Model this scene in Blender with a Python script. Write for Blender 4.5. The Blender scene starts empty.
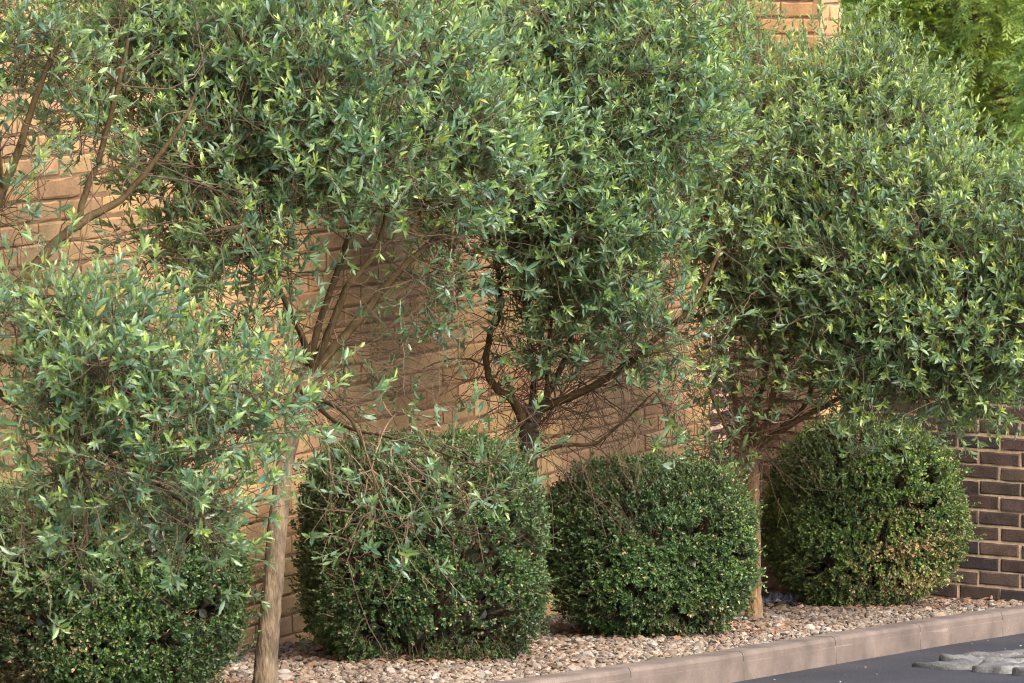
import bpy, math, random
import numpy as np
rng = np.random.default_rng(11)
random.seed(11)
scene = bpy.context.scene
COL = scene.collection
F = 4000.0          # focal length in picture widths*1024
EYE = 2.9           # eye height over the middle of the gravel bed
HORIZON = -80.0

# ------------------------------------------------------------------ frame of the place
def P(px, py, d):
    return np.array([(px-512.0)/F*d, d, EYE-(py-HORIZON)/F*d])
def sat(t, lin=5.0, soft=6.0):
    t = np.asarray(t, float); a = np.abs(t)
    return np.sign(t)*np.where(a < lin, a, lin+soft*np.tanh((a-lin)/soft))
def G(x, y):        # sloping ground: falls away from the viewer, levels out far off
    return 0.043+0.0046*sat(np.asarray(x)+0.823)-0.1134*sat(np.asarray(y)-15.83)
U = np.array([0.5126, 0.8586]); N = np.array([0.8586, -0.5126]); C0 = np.array([1.027, 18.93])
def W(u, n, z=0.0):
    u = np.asarray(u, float); n = np.asarray(n, float)
    x = C0[0]+u*U[0]+n*N[0]; y = C0[1]+u*U[1]+n*N[1]
    return np.stack([x, y, np.broadcast_to(z, x.shape)], -1)
def gp(px, py, h=0.0):
    lo, hi = 5.0, 40.0
    for _ in range(60):
        m = (lo+hi)/2; p = P(px, py, m)
        if p[2] > G(p[0], p[1])+h: lo = m
        else: hi = m
    return P(px, py, lo)

# ------------------------------------------------------------------ object helpers
def tag(o, label=None, cat=None, group=None, kind=None):
    if label: o['label'] = label
    if cat: o['category'] = cat
    if group: o['group'] = group
    if kind: o['kind'] = kind
    return o
def thing(name, loc, label, cat, group=None):
    o = bpy.data.objects.new(name, None); COL.objects.link(o)
    o.location = [float(v) for v in loc]; o.empty_display_size = 0.2
    return tag(o, label, cat, group)
class MB:
    """collects vertices, polygons and a colour per vertex for one mesh"""
    def __init__(s): s.v = []; s.f = []; s.c = []; s.n = 0
    def add(s, V, Fs, col=None):
        V = np.asarray(V, float).reshape(-1, 3)
        if not isinstance(Fs, (list, tuple)): Fs = [Fs]
        for f in Fs:
            f = np.asarray(f, np.int64)
            if f.size: s.f.append(f+s.n)
        s.v.append(V)
        c = np.ones((len(V), 3))*0.5 if col is None else np.broadcast_to(np.asarray(col, float), (len(V), 3))
        s.c.append(c); s.n += len(V)
    def build(s, name, mat, parent=None, smooth=False):
        V = np.concatenate(s.v); Cc = np.concatenate(s.c)
        if parent is not None: V = V-np.array(parent.location)
        me = bpy.data.meshes.new(name)
        loops = np.concatenate([f.ravel() for f in s.f]); sizes = np.concatenate([np.full(len(f), f.shape[1]) for f in s.f])
        starts = np.concatenate([[0], np.cumsum(sizes)[:-1]])
        me.vertices.add(len(V)); me.vertices.foreach_set('co', V.astype(np.float32).ravel())
        me.loops.add(len(loops)); me.loops.foreach_set('vertex_index', loops.astype(np.int32))
        me.polygons.add(len(sizes)); me.polygons.foreach_set('loop_start', starts.astype(np.int32))
        me.polygons.foreach_set('use_smooth', np.full(len(sizes), smooth))
        at = me.color_attributes.new('tint', 'FLOAT_COLOR', 'POINT')
        at.data.foreach_set('color', np.concatenate([Cc, np.ones((len(Cc), 1))], 1).astype(np.float32).ravel())
        me.update(calc_edges=True); me.validate()
        me.materials.append(mat)
        o = bpy.data.objects.new(name, me); COL.objects.link(o)
        if parent is not None: o.parent = parent
        return o
def unit(v): return v/np.maximum(np.linalg.norm(v, axis=-1, keepdims=True), 1e-9)
def smooth_path(pts, sub=6):
    p = np.asarray(pts, float); q = np.vstack([2*p[0]-p[1], p, 2*p[-1]-p[-2]]); out = []
    for i in range(1, len(q)-2):
        for k in range(sub):
            t = k/sub; a, b, c, d = q[i-1:i+3]
            out.append(0.5*((2*b)+(-a+c)*t+(2*a-5*b+4*c-d)*t*t+(-a+3*b-3*c+d)*t**3))
    out.append(q[-2]); return np.array(out)
def tube(mb, path, rad, sides=8, wob=0.0, col=None, cap=True):
    path = np.asarray(path, float); n = len(path); rad = np.broadcast_to(rad, (n,))
    t = unit(np.gradient(path, axis=0))
    ref = np.array([0.31, 0.2, 0.93]) if abs(t[0] @ np.array([0.31, 0.2, 0.93])) < 0.9 else np.array([1.0, 0.1, 0])
    a = unit(np.cross(t, ref)); b = np.cross(t, a)
    th = np.arange(sides)/sides*2*math.pi
    r = rad[:, None]*np.ones((1, sides))
    if wob:
        lobes = rng.normal(0, wob, sides)[None]; r = r*(1+lobes+rng.normal(0, wob*0.5, (n, sides)))
    V = path[:, None]+(a[:, None]*np.cos(th)[None, :, None]+b[:, None]*np.sin(th)[None, :, None])*r[..., None]
    i = np.arange(n-1)[:, None]*sides; k = np.arange(sides)[None]; k2 = (k+1) % sides
    Q = np.stack([i+k, i+k2, i+sides+k2, i+sides+k], -1).reshape(-1, 4)
    fs = [Q]
    if cap: fs.append(np.arange((n-1)*sides, n*sides)[None])
    mb.add(V.reshape(-1, 3), fs, col)
def tubes3(mb, A, B, r0, r1, col, mid=None, sides=4):
    """many thin curved twigs at once: bezier A-mid-B, 6 rings"""
    A = np.asarray(A); B = np.asarray(B); n = len(A)
    if n == 0: return
    if mid is None: mid = (A+B)/2+rng.normal(0, 0.12, (n, 3))*np.linalg.norm(B-A, axis=1, keepdims=True)
    ts = np.linspace(0, 1, 6)
    path = A[:, None]*((1-ts)**2)[None, :, None]+mid[:, None]*(2*ts*(1-ts))[None, :, None]+B[:, None]*(ts**2)[None, :, None]
    path[:, 1:-1] += rng.normal(0, 0.020, (n, 4, 3))*np.linalg.norm(B-A, axis=1)[:, None, None]
    t = unit(np.gradient(path, axis=1))
    a = unit(np.cross(t, np.array([0.3, 0.25, 0.92]))); b = np.cross(t, a)
    th = np.arange(sides)/sides*2*math.pi
    r0 = np.broadcast_to(r0, (n,)); r1 = np.broadcast_to(r1, (n,))
    rr = r0[:, None]+(r1-r0)[:, None]*ts[None]
    V = path[:, :, None]+(a[:, :, None]*np.cos(th)[None, None, :, None]+b[:, :, None]*np.sin(th)[None, None, :, None])*rr[:, :, None, None]
    off = (np.arange(n)*6*sides)[:, None, None]
    i = np.arange(5)[None, :, None]*sides; k = np.arange(sides)[None, None]; k2 = (k+1) % sides
    Q = np.stack([off+i+k, off+i+k2, off+i+sides+k2, off+i+sides+k], -1).reshape(-1, 4)
    c = np.broadcast_to(np.asarray(col, float), (n, 3)); c = np.repeat(c, 6*sides, 0)
    mb.add(V.reshape(-1, 3), [Q], c)

# ------------------------------------------------------------------ materials
def new_mat(name):
    m = bpy.data.materials.new(name); m.use_nodes = True; nt = m.node_tree; nt.nodes.clear()
    out = nt.nodes.new('ShaderNodeOutputMaterial'); return m, nt, out
def nd(nt, typ, **kw):
    n = nt.nodes.new(typ)
    for k, v in kw.items():
        if k in n.inputs.keys(): n.inputs[k].default_value = v
        else: setattr(n, k, v)
    return n
def leaf_mat(name, rough=0.42, trans=0.28, under=(0.20, 0.24, 0.17), under_f=0.55, spec=0.5):
    m, nt, out = new_mat(name); L = nt.links.new
    at = nd(nt, 'ShaderNodeVertexColor', layer_name='tint')
    geo = nd(nt, 'ShaderNodeNewGeometry')
    mul = nd(nt, 'ShaderNodeMath', operation='MULTIPLY'); mul.inputs[1].default_value = under_f
    L(geo.outputs['Backfacing'], mul.inputs[0])
    mix = nd(nt, 'ShaderNodeMixRGB'); L(mul.outputs[0], mix.inputs['Fac']); L(at.outputs['Color'], mix.inputs['Color1'])
    mix.inputs['Color2'].default_value = (*under, 1)
    pb = nd(nt, 'ShaderNodeBsdfPrincipled'); pb.inputs['Roughness'].default_value = rough
    pb.inputs['Specular IOR Level'].default_value = spec
    L(mix.outputs[0], pb.inputs['Base Color'])
    tr = nd(nt, 'ShaderNodeBsdfTranslucent')
    tm = nd(nt, 'ShaderNodeMixRGB', blend_type='MULTIPLY'); tm.inputs['Fac'].default_value = 1
    tm.inputs['Color2'].default_value = (1.5, 1.55, 0.6, 1); L(at.outputs['Color'], tm.inputs['Color1']); L(tm.outputs[0], tr.inputs['Color'])
    ms = nd(nt, 'ShaderNodeMixShader'); ms.inputs[0].default_value = trans
    L(pb.outputs[0], ms.inputs[1]); L(tr.outputs[0], ms.inputs[2]); L(ms.outputs[0], out.inputs[0]); return m
def rough_mat(name, base=None, nscale=8.0, detail=6.0, var=0.35, rough=0.85, bump=0.4, bscale=60.0, dist=0.004, stretch=None, spots=None, spec=0.3):
    """attribute (or base) colour broken up by two noises, with a bump"""
    m, nt, out = new_mat(name); L = nt.links.new
    tc = nd(nt, 'ShaderNodeTexCoord'); vec = tc.outputs['Object']
    if stretch:
        mp = nd(nt, 'ShaderNodeMapping'); mp.inputs['Scale'].default_value = stretch; L(vec, mp.inputs['Vector']); vec = mp.outputs[0]
    n1 = nd(nt, 'ShaderNodeTexNoise'); n1.inputs['Scale'].default_value = nscale; n1.inputs['Detail'].default_value = detail; L(vec, n1.inputs['Vector'])
    n2 = nd(nt, 'ShaderNodeTexNoise'); n2.inputs['Scale'].default_value = bscale; n2.inputs['Detail'].default_value = 5; L(vec, n2.inputs['Vector'])
    mr = nd(nt, 'ShaderNodeMapRange'); mr.inputs['From Min'].default_value = 0.28; mr.inputs['From Max'].default_value = 0.72
    mr.inputs['To Min'].default_value = 1-var; mr.inputs['To Max'].default_value = 1+var; L(n1.outputs['Fac'], mr.inputs['Value'])
    mr2 = nd(nt, 'ShaderNodeMapRange'); mr2.inputs['From Min'].default_value = 0.3; mr2.inputs['From Max'].default_value = 0.7
    mr2.inputs['To Min'].default_value = 1-var*0.6; mr2.inputs['To Max'].default_value = 1+var*0.6; L(n2.outputs['Fac'], mr2.inputs['Value'])
    mm = nd(nt, 'ShaderNodeMath', operation='MULTIPLY'); L(mr.outputs[0], mm.inputs[0]); L(mr2.outputs[0], mm.inputs[1])
    mx = nd(nt, 'ShaderNodeMixRGB', blend_type='MULTIPLY'); mx.inputs['Fac'].default_value = 1
    if base is None:
        at = nd(nt, 'ShaderNodeVertexColor', layer_name='tint'); L(at.outputs['Color'], mx.inputs['Color1'])
    else: mx.inputs['Color1'].default_value = (*base, 1)
    L(mm.outputs[0], mx.inputs['Color2']); colr = mx.outputs[0]
    if spots:
        sc, thr, sc_col = spots
        n3 = nd(nt, 'ShaderNodeTexNoise'); n3.inputs['Scale'].default_value = sc; n3.inputs['Detail'].default_value = 4; L(vec, n3.inputs['Vector'])
        r3 = nd(nt, 'ShaderNodeMapRange'); r3.inputs['From Min'].default_value = thr; r3.inputs['From Max'].default_value = thr+0.12; L(n3.outputs['Fac'], r3.inputs['Value'])
        m3 = nd(nt, 'ShaderNodeMixRGB'); L(r3.outputs[0], m3.inputs['Fac']); L(colr, m3.inputs['Color1']); m3.inputs['Color2'].default_value = (*sc_col, 1); colr = m3.outputs[0]
    pb = nd(nt, 'ShaderNodeBsdfPrincipled'); pb.inputs['Roughness'].default_value = rough; pb.inputs['Specular IOR Level'].default_value = spec
    L(colr, pb.inputs['Base Color'])
    if bump:
        bp = nd(nt, 'ShaderNodeBump'); bp.inputs['Strength'].default_value = bump; bp.inputs['Distance'].default_value = dist
        L(n2.outputs['Fac'], bp.inputs['Height']); L(bp.outputs[0], pb.inputs['Normal'])
    L(pb.outputs[0], out.inputs[0]); return m

M_OLIVE = leaf_mat('olive_leaf', rough=0.32, trans=0.42, under=(0.20, 0.28, 0.18), spec=0.65, under_f=0.5)
M_BOX = leaf_mat('box_leaf', rough=0.42, trans=0.16, under=(0.10, 0.14, 0.05), under_f=0.4)
M_CONI = leaf_mat('conifer_spray', rough=0.6, trans=0.42, under=(0.12, 0.18, 0.03), under_f=0.3, spec=0.3)
M_BARK = rough_mat('olive_bark', nscale=22, var=0.55, bscale=70, bump=1.0, dist=0.008, stretch=(1.5, 1.5, 0.42), spots=(16, 0.60, (0.10, 0.088, 0.062)))
M_LIMB = rough_mat('limb_bark', nscale=22, var=0.4, bscale=70, bump=0.8, dist=0.006, stretch=(1.5, 1.5, 0.5), rough=0.9, spec=0.15)
M_TWIG = rough_mat('twig_bark', nscale=20, var=0.3, bscale=90, bump=0.0)
M_BUFF = rough_mat('buff_brick', nscale=9, var=0.20, bscale=85, bump=0.55, dist=0.004, spots=(16, 0.66, (0.30, 0.17, 0.10)))
M_BROWN = rough_mat('brown_brick', nscale=14, var=0.35, bscale=110, bump=0.6, dist=0.004)
M_KERB = rough_mat('kerb_concrete', nscale=6, var=0.36, bscale=220, bump=0.35, dist=0.002, spots=(5, 0.58, (0.085, 0.062, 0.048)))
M_ROAD = rough_mat('asphalt', base=(0.027, 0.0245, 0.028), nscale=1.6, var=0.42, bscale=130, bump=1.0, dist=0.006, rough=0.8, spots=(190, 0.60, (0.06, 0.056, 0.056)))
M_EARTH = rough_mat('earth', base=(0.09, 0.07, 0.045), nscale=1.0, var=0.4, bscale=60, bump=0.5, dist=0.01)
M_BED = rough_mat('gravel_base', base=(0.20, 0.15, 0.11), nscale=40, var=0.5, bscale=120, bump=1.0, dist=0.01)
M_STONE = rough_mat('gravel_stone', nscale=30, var=0.22, bscale=160, bump=0.3, dist=0.002, rough=0.8)
M_SETT = rough_mat('grey_stone', nscale=7, var=0.38, bscale=90, bump=0.8, dist=0.006, rough=0.75)
M_LITTER = rough_mat('dead_leaf', nscale=40, var=0.3, bscale=90, bump=0.0)
M_SCRAP = rough_mat('grey_plastic', base=(0.07, 0.07, 0.09), nscale=9, var=0.4, rough=0.35, bscale=40, bump=0.3)

# ------------------------------------------------------------------ ground, road, kerb, bed
def sheet(name, mat, us, ns, dz, kind='structure', nfun=None):
    mb = MB(); uu, nn = np.meshgrid(us, ns, indexing='ij')
    if nfun is not None: nn = nfun(uu, nn)
    p = W(uu, nn); p[..., 2] = G(p[..., 0], p[..., 1])+dz
    a, b = uu.shape; idx = np.arange(a*b).reshape(a, b)
    Q = np.stack([idx[:-1, :-1], idx[1:, :-1], idx[1:, 1:], idx[:-1, 1:]], -1).reshape(-1, 4)[:, ::-1]
    mb.add(p.reshape(-1, 3), [Q]); return tag(mb.build(name, mat, None, True), kind=kind)
def kerb_n(u):      # front edge of the kerb: nearly parallel with the house wall, easing in to the right
    return np.interp(u, [-30, -8, -5, -3.6, -2.4, -1.3, 0, 2, 30], [2.0, 1.93, 1.90, 1.875, 1.79, 1.72, 1.69, 1.68, 1.68])
sheet('ground', M_EARTH, np.concatenate([np.linspace(-120, -30, 10), np.linspace(-26, 26, 40), np.linspace(30, 160, 12)]),
      np.concatenate([np.linspace(-120, -14, 10), np.linspace(-10, 14, 25), np.linspace(18, 120, 10)]), -0.16)
sheet('road', M_ROAD, np.linspace(-28, 28, 113), np.linspace(0, 1, 30), -0.10, nfun=lambda u, n: kerb_n(u)-0.02+n*7.5)
sheet('gravel_bed', M_BED, np.linspace(-12, 0.25, 60), np.linspace(0, 1, 12), -0.022, nfun=lambda u, n: -0.05+n*(kerb_n(u)-0.08))

def build_kerb():
    mb = MB(); L = 0.915; g = 0.006
    # joints land where they show along the kerb
    u0 = -3.42-9*L
    for k in range(14):
        a, b = u0+k*L+g/2, u0+(k+1)*L-g/2
        if b > 0.6: break
        us = np.linspace(a, b, 7)
        tone = np.array([0.110, 0.082, 0.065])*(1+rng.normal(0, 0.05))
        n0 = kerb_n(us)
        prof = [(-0.125, -0.20), (-0.125, -0.004), (-0.119, 0.0), (-0.022, 0.0), (-0.010, -0.004), (-0.004, -0.016), (0.004, -0.20)]
        V = []
        for j, (dn, dz) in enumerate(prof):
            p = W(us, n0+dn); gz = G(p[:, 0], p[:, 1]); p[:, 2] = gz+dz+0.008+rng.normal(0, 0.0006, 7); V.append(p)
        V = np.stack(V, 1); m = len(prof)
        i = np.arange(6)[:, None]*m; j = np.arange(m-1)[None]
        Q = np.stack([i+j, i+m+j, i+m+j+1, i+j+1], -1).reshape(-1, 4)
        mb.add(V.reshape(-1, 3), [Q, np.arange(m)[None], (6*m+np.arange(m))[None, ::-1]], tone)
    # bedding mortar in the joints, a few millimetres back from the face
    us = np.linspace(u0, 0.6, 60); n0 = kerb_n(us); V = []
    for dn, dz in [(-0.119, -0.22), (-0.119, 0.002), (-0.026, 0.002), (-0.003, -0.03), (-0.003, -0.22)]:
        p = W(us, n0+dn); p[:, 2] = G(p[:, 0], p[:, 1])+dz; V.append(p)
    V = np.stack(V, 1); i = np.arange(59)[:, None]*5; j = np.arange(4)[None]
    mb.add(V.reshape(-1, 3), [np.stack([i+j, i+5+j, i+6+j, i+j+1], -1).reshape(-1, 4)], (0.16, 0.12, 0.10))
    return tag(mb.build('kerb', M_KERB), kind='structure')
build_kerb()

# ------------------------------------------------------------------ brickwork
def box_mesh(mb, org, ax, ay, az, col):
    c = np.array([[i, j, k] for k in (0, 1) for j in (0, 1) for i in (0, 1)], float)
    V = np.asarray(org)+c[:, :1]*ax+c[:, 1:2]*ay+c[:, 2:]*az
    Q = np.array([[0, 2, 3, 1], [4, 5, 7, 6], [0, 1, 5, 4], [2, 6, 7, 3], [0, 4, 6, 2], [1, 3, 7, 5]])
    mb.add(V, [Q], col)
GX, GZ = 7, 4
def bricks(mb, org, ax, out, width, z0, z1, bl, gauge, joint, colf, depth=0.03, rough=0.0022, shift=0.0, rnd=0.005):
    """stretcher bond laid brick by brick on the plane through org along ax, facing out"""
    ax = np.append(ax, 0.0); out = np.append(out, 0.0); up = np.array([0, 0, 1.0])
    rows = int((z1-z0)/gauge)+1; tu = np.linspace(0, 1, GX); tv = np.linspace(0, 1, GZ)
    tu = np.concatenate([[0, 0.03], np.linspace(0.2, 0.8, GX-4), [0.97, 1]]); tv = np.array([0, 0.11, 0.89, 1])
    uu, vv = np.meshgrid(tu, tv, indexing='ij')
    edge = ((uu < 1e-6) | (uu > 1-1e-6) | (vv < 1e-6) | (vv > 1-1e-6)).astype(float)
    corner = (((uu < 1e-6) | (uu > 1-1e-6)) & ((vv < 1e-6) | (vv > 1-1e-6))).astype(float)
    idx = np.arange(GX*GZ).reshape(GX, GZ)
    Qf = np.stack([idx[:-1, :-1], idx[1:, :-1], idx[1:, 1:], idx[:-1, 1:]], -1).reshape(-1, 4)
    ring = np.concatenate([idx[:, 0], idx[-1, 1:], idx[-2::-1, -1], idx[0, -2:0:-1]]); nr = len(ring)
    back = GX*GZ+np.arange(nr)
    Qs = np.stack([ring, back, np.roll(back, -1), np.roll(ring, -1)], -1)
    for r in range(rows):
        za = z0+r*gauge+joint/2; zb = za+gauge-joint
        x = -bl+((r % 2)*0.5*bl)+shift
        while x < width:
            a, b = x+joint/2, x+bl-joint/2; x += bl
            a2, b2 = max(a, 0.0), min(b, width)
            if b2-a2 < 0.025: continue
            j = rng.normal(0, 0.0016, 4)
            su = a2+j[0]+(b2-a2+j[1])*uu; sv = za+j[2]+(zb-za+j[3])*vv
            dep = rng.normal(0, 0.0022 if rnd > 0.0035 else 0.0008)-edge*rnd-corner*rnd*0.8+rng.normal(0, rough, uu.shape)
            su = su+rng.normal(0, rough*0.7, uu.shape)*edge; sv = sv+rng.normal(0, rough*0.9, uu.shape)*edge
            V = org[None, None]+su[..., None]*ax+sv[..., None]*up+dep[..., None]*out
            V = V.reshape(-1, 3); Vb = V[ring]-depth*out
            c = colf(r, x)
            mb.add(np.concatenate([V, Vb]), [Qf, Qs], c)
def buff(r, x):
    c = np.array([0.345, 0.210, 0.102])*(1+rng.normal(0, 0.07))
    c = c*np.array([1, 1+rng.normal(0, 0.03), 1+rng.normal(0, 0.06)])
    if rng.random() < 0.12: c = c*np.array([0.82, 0.78, 0.76])
    return np.clip(c, 0.02, 0.6)
def brown(r, x):
    c = np.array([0.048, 0.031, 0.024])*(1+rng.normal(0, 0.28))*np.array([1+rng.normal(0, 0.06), 1, 1+rng.normal(0, 0.08)])
    if rng.random() < 0.15: c = c*1.35
    return np.clip(c, 0.02, 0.3)
def dull(r, x):
    c = np.array([0.19, 0.115, 0.08])*(1+rng.normal(0, 0.12)); return np.clip(c, 0.02, 0.4)

house = thing('brick_house', W(-4, -1.5, 0.0), 'buff brick house with long blank wall behind the olive trees', 'house')
U3 = np.append(U, 0); N3 = np.append(N, 0)
UA = -12.0
zb, zt = -0.7, 5.2
mb = MB()
org = W(UA, 0.0, 0.0)
bricks(mb, org, U, N, 12.0-0.19, zb, zt, 0.250, 0.0785, 0.009, buff, shift=0.06, rnd=0.0036, rough=0.0012)
bricks(mb, W(-0.19, 0, 0.0), U, N, 0.19, 1.26, zt, 0.250, 0.0785, 0.009, buff, shift=0.09)
box_mesh(mb, W(UA, -0.30, zb), U3*12.0, N3*0.2935, np.array([0, 0, zt-zb]), (0.18, 0.108, 0.056))
mb.build('long_wall', M_BUFF, house)
mb = MB()
bricks(mb, W(-0.188, 0.004, 0.0), U, N, 0.186, zb, 1.25, 0.215, 0.0715, 0.012, brown, rough=0.0025)
box_mesh(mb, W(-0.188, -0.010, zb), U3*0.186, N3*0.010, np.array([0, 0, 1.25-zb]), (0.46, 0.33, 0.235))
mb.build('brown_brick_edge', M_BROWN, house)
mb = MB()   # bay that steps forward at the far end of the wall
nB = 0.48
bricks(mb, W(0, 0.0, 0.0), N, -U, nB, zb, 1.25, 0.240, 0.0745, 0.009, dull, shift=0.03)
bricks(mb, W(0, 0.0, 0.0), N, -U, nB, 1.25, zt, 0.240, 0.0745, 0.009, buff, shift=0.03)
bricks(mb, W(0, nB, 0.0), U, N, 0.226, zb, zt, 0.240, 0.0745, 0.009, buff, shift=0.10)
box_mesh(mb, W(0.010, -0.30, zb), U3*0.226, N3*(nB+0.29), np.array([0, 0, zt-zb]), (0.26, 0.17, 0.12))
mb.build('projecting_bay', M_BUFF, house)
mb = MB()   # body of the house behind its outer wall
box_mesh(mb, W(UA, -4.3, zb), U3*12.21, N3*3.998, np.array([0, 0, zt-zb+0.002]), (0.30, 0.20, 0.14))
mb.build('house_body', M_BUFF, house)
mb = MB()   # plain low pitched roof, far above the picture
ra, rb = W(UA-0.3, 0.35, zt+0.01), W(UA-0.3, -4.6, zt+0.01); rl = U3*12.8; ridge = (ra+rb)/2+np.array([0, 0, 1.5])
V = np.array([ra, rb, ridge, ra+rl, rb+rl, ridge+rl])
mb.add(V, [np.array([[0, 3, 5, 2], [1, 2, 5, 4], [0, 1, 4, 3]]), np.array([[0, 2, 1], [3, 4, 5]])], (0.16, 0.09, 0.07))
mb.build('roof', M_BROWN, house)

gw = thing('garden_wall', W(0.3, 1.0, -0.3), 'low dark brown brick wall with pale mortar behind the rightmost box shrub', 'wall')
mb = MB(); zg = float(G(*W(0.23, 1.1)[:2])); n0, n1 = nB+0.006, 1.70
ztop = 0.80
bricks(mb, W(0.23, n0, 0.0), N, -U, n1-n0, ztop-0.0703*24, ztop-0.06, 0.209, 0.0703, 0.0125, brown, shift=0.07, rough=0.0011, rnd=0.0022)
box_mesh(mb, W(0.2355, n0, ztop-1.7), N3*(n1-n0), U3*0.203, np.array([0, 0, 1.70]), (0.37, 0.26, 0.165))
bricks(mb, W(0.23+0.212, n0, 0.0), N, U, n1-n0, ztop-0.0703*24, ztop-0.06, 0.209, 0.0703, 0.0125, brown, shift=0.07)
mb.build('brickwork', M_BROWN, gw)
mb = MB()   # brick-on-edge coping
x = n0
while x < n1:
    c = brown(0, 0); box_mesh(mb, W(0.225, x, ztop+0.001)+rng.normal(0, 0.001, 3), N3*0.062, U3*0.222, np.array([0, 0, 0.10]), c); x += 0.072
box_mesh(mb, W(0.231, n0, ztop+0.0005), N3*(n1-n0), U3*0.21, np.array([0, 0, 0.09]), (0.45, 0.33, 0.24))
mb.build('coping', M_BROWN, gw)

# ------------------------------------------------------------------ gravel and litter
def icosa():
    t = (1+5**0.5)/2
    v = np.array([[-1, t, 0], [1, t, 0], [-1, -t, 0], [1, -t, 0], [0, -1, t], [0, 1, t], [0, -1, -t], [0, 1, -t], [t, 0, -1], [t, 0, 1], [-t, 0, -1], [-t, 0, 1]], float)
    f = np.array([[0, 11, 5], [0, 5, 1], [0, 1, 7], [0, 7, 10], [0, 10, 11], [1, 5, 9], [5, 11, 4], [11, 10, 2], [10, 7, 6], [7, 1, 8], [3, 9, 4], [3, 4, 2], [3, 2, 6], [3, 6, 8], [3, 8, 9], [4, 9, 5], [2, 4, 11], [6, 2, 10], [8, 6, 7], [9, 8, 1]])
    return v/np.linalg.norm(v[0]), f
def rand_rot(n):
    q = unit(rng.normal(size=(n, 4))); w, x, y, z = q.T
    return np.stack([np.stack([1-2*(y*y+z*z), 2*(x*y-z*w), 2*(x*z+y*w)], -1), np.stack([2*(x*y+z*w), 1-2*(x*x+z*z), 2*(y*z-x*w)], -1), np.stack([2*(x*z-y*w), 2*(y*z+x*w), 1-2*(x*x+y*y)], -1)], 1)
def stones(mb, pos, size, cols):
    v, f = icosa(); n = len(pos)
    R = rand_rot(n); S = np.stack([np.ones(n), rng.uniform(0.6, 0.95, n), rng.uniform(0.35, 0.7, n)], -1)
    V = v[None]*(1+rng.normal(0, 0.13, (n, 12, 1)))*S[:, None]*size[:, None, None]
    # lie mostly flat: tumble about a random axis by a modest angle
    yaw = rng.uniform(0, 2*math.pi, n); tilt = rng.normal(0, 0.45, n); ca, sa, ct, st = np.cos(yaw), np.sin(yaw), np.cos(tilt), np.sin(tilt)
    Rt = np.zeros((n, 3, 3)); Rt[:, 0, 0] = ca; Rt[:, 0, 1] = -sa*ct; Rt[:, 0, 2] = sa*st; Rt[:, 1, 0] = sa; Rt[:, 1, 1] = ca*ct; Rt[:, 1, 2] = -ca*st; Rt[:, 2, 1] = st; Rt[:, 2, 2] = ct
    V = np.einsum('nij,nkj->nki', Rt, V)+pos[:, None]
    Fi = (f[None]+(np.arange(n)*12)[:, None, None]).reshape(-1, 3)
    mb.add(V.reshape(-1, 3), [Fi], np.repeat(cols, 12, 0))
pal = np.array([[0.50, 0.40, 0.30], [0.42, 0.31, 0.22], [0.58, 0.50, 0.42], [0.34, 0.25, 0.19], [0.46, 0.33, 0.25], [0.24, 0.19, 0.16], [0.62, 0.56, 0.49], [0.40, 0.35, 0.31]])
n = 44000
u = rng.uniform(-7.6, 0.22, n); nn = rng.uniform(0.0, 1, n)*(kerb_n(u)-0.135); p = W(u, nn)
p[:, 2] = G(p[:, 0], p[:, 1])+rng.uniform(-0.020, 0.002, n)
size = np.clip(rng.lognormal(math.log(0.0108), 0.38, n), 0.008, 0.034)
cols = pal[rng.choice(8, n, p=[.2, .2, .1, .15, .15, .08, .05, .07])]*np.clip(rng.normal(1, 0.27, (n, 1)), 0.4, 1.8)
mb = MB(); stones(mb, p, size, np.clip(cols*np.array([0.355, 0.345, 0.325]), 0.03, 0.5)); tag(mb.build('gravel', M_STONE), kind='stuff')
# a few stray chips on the asphalt
n = 30; u = rng.uniform(-5, 0.5, n); p = W(u, kerb_n(u)+rng.exponential(0.35, n)+0.01); p[:, 2] = G(p[:, 0], p[:, 1])-0.097
mb = MB(); stones(mb, p, rng.uniform(0.003, 0.007, n), pal[rng.choice(8, n)]*0.5); tag(mb.build('stone_chips', M_STONE), kind='stuff')

# ------------------------------------------------------------------ leaves
LV = np.array([[0, 0, 0], [-0.42, 0.28, 0.10], [0, 0.30, 0], [0.42, 0.28, 0.10], [-0.46, 0.62, 0.10], [0, 0.64, 0.0], [0.46, 0.62, 0.10], [0, 1.0, -0.03]])
LF4 = np.array([[1, 2, 5, 4], [2, 3, 6, 5]]); LF3 = np.array([[0, 2, 1], [0, 3, 2], [4, 5, 7], [5, 6, 7]])
def put_leaves(mb, pos, yd, nr, length, width, cols, curl=0.12, simple=False):
    """pos base, yd leaf direction, nr upper-surface normal (rough)"""
    yd = unit(yd); xd = unit(np.cross(yd, nr)); zd = np.cross(xd, yd); n = len(pos)
    T = LV
    loc = np.empty((n, 8, 3)); loc[:, :, 0] = T[None, :, 0]*width[:, None]; loc[:, :, 1] = T[None, :, 1]*length[:, None]
    cz = rng.normal(0, curl, n)-curl*0.5
    loc[:, :, 2] = T[None, :, 2]*width[:, None]*1.3+(cz*length)[:, None]*(T[None, :, 1]**2)
    V = pos[:, None]+loc[:, :, :1]*xd[:, None]+loc[:, :, 1:2]*yd[:, None]+loc[:, :, 2:]*zd[:, None]
    off = (np.arange(n)*8)[:, None, None]
    mb.add(V.reshape(-1, 3), [(LF4[None]+off).reshape(-1, 4), (LF3[None]+off).reshape(-1, 3)], np.repeat(cols, 8, 0))
OLD = np.array([0.045, 0.104, 0.072]); MID = np.array([0.108, 0.190, 0.098]); YOUNG = np.array([0.36, 0.46, 0.105])
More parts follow.
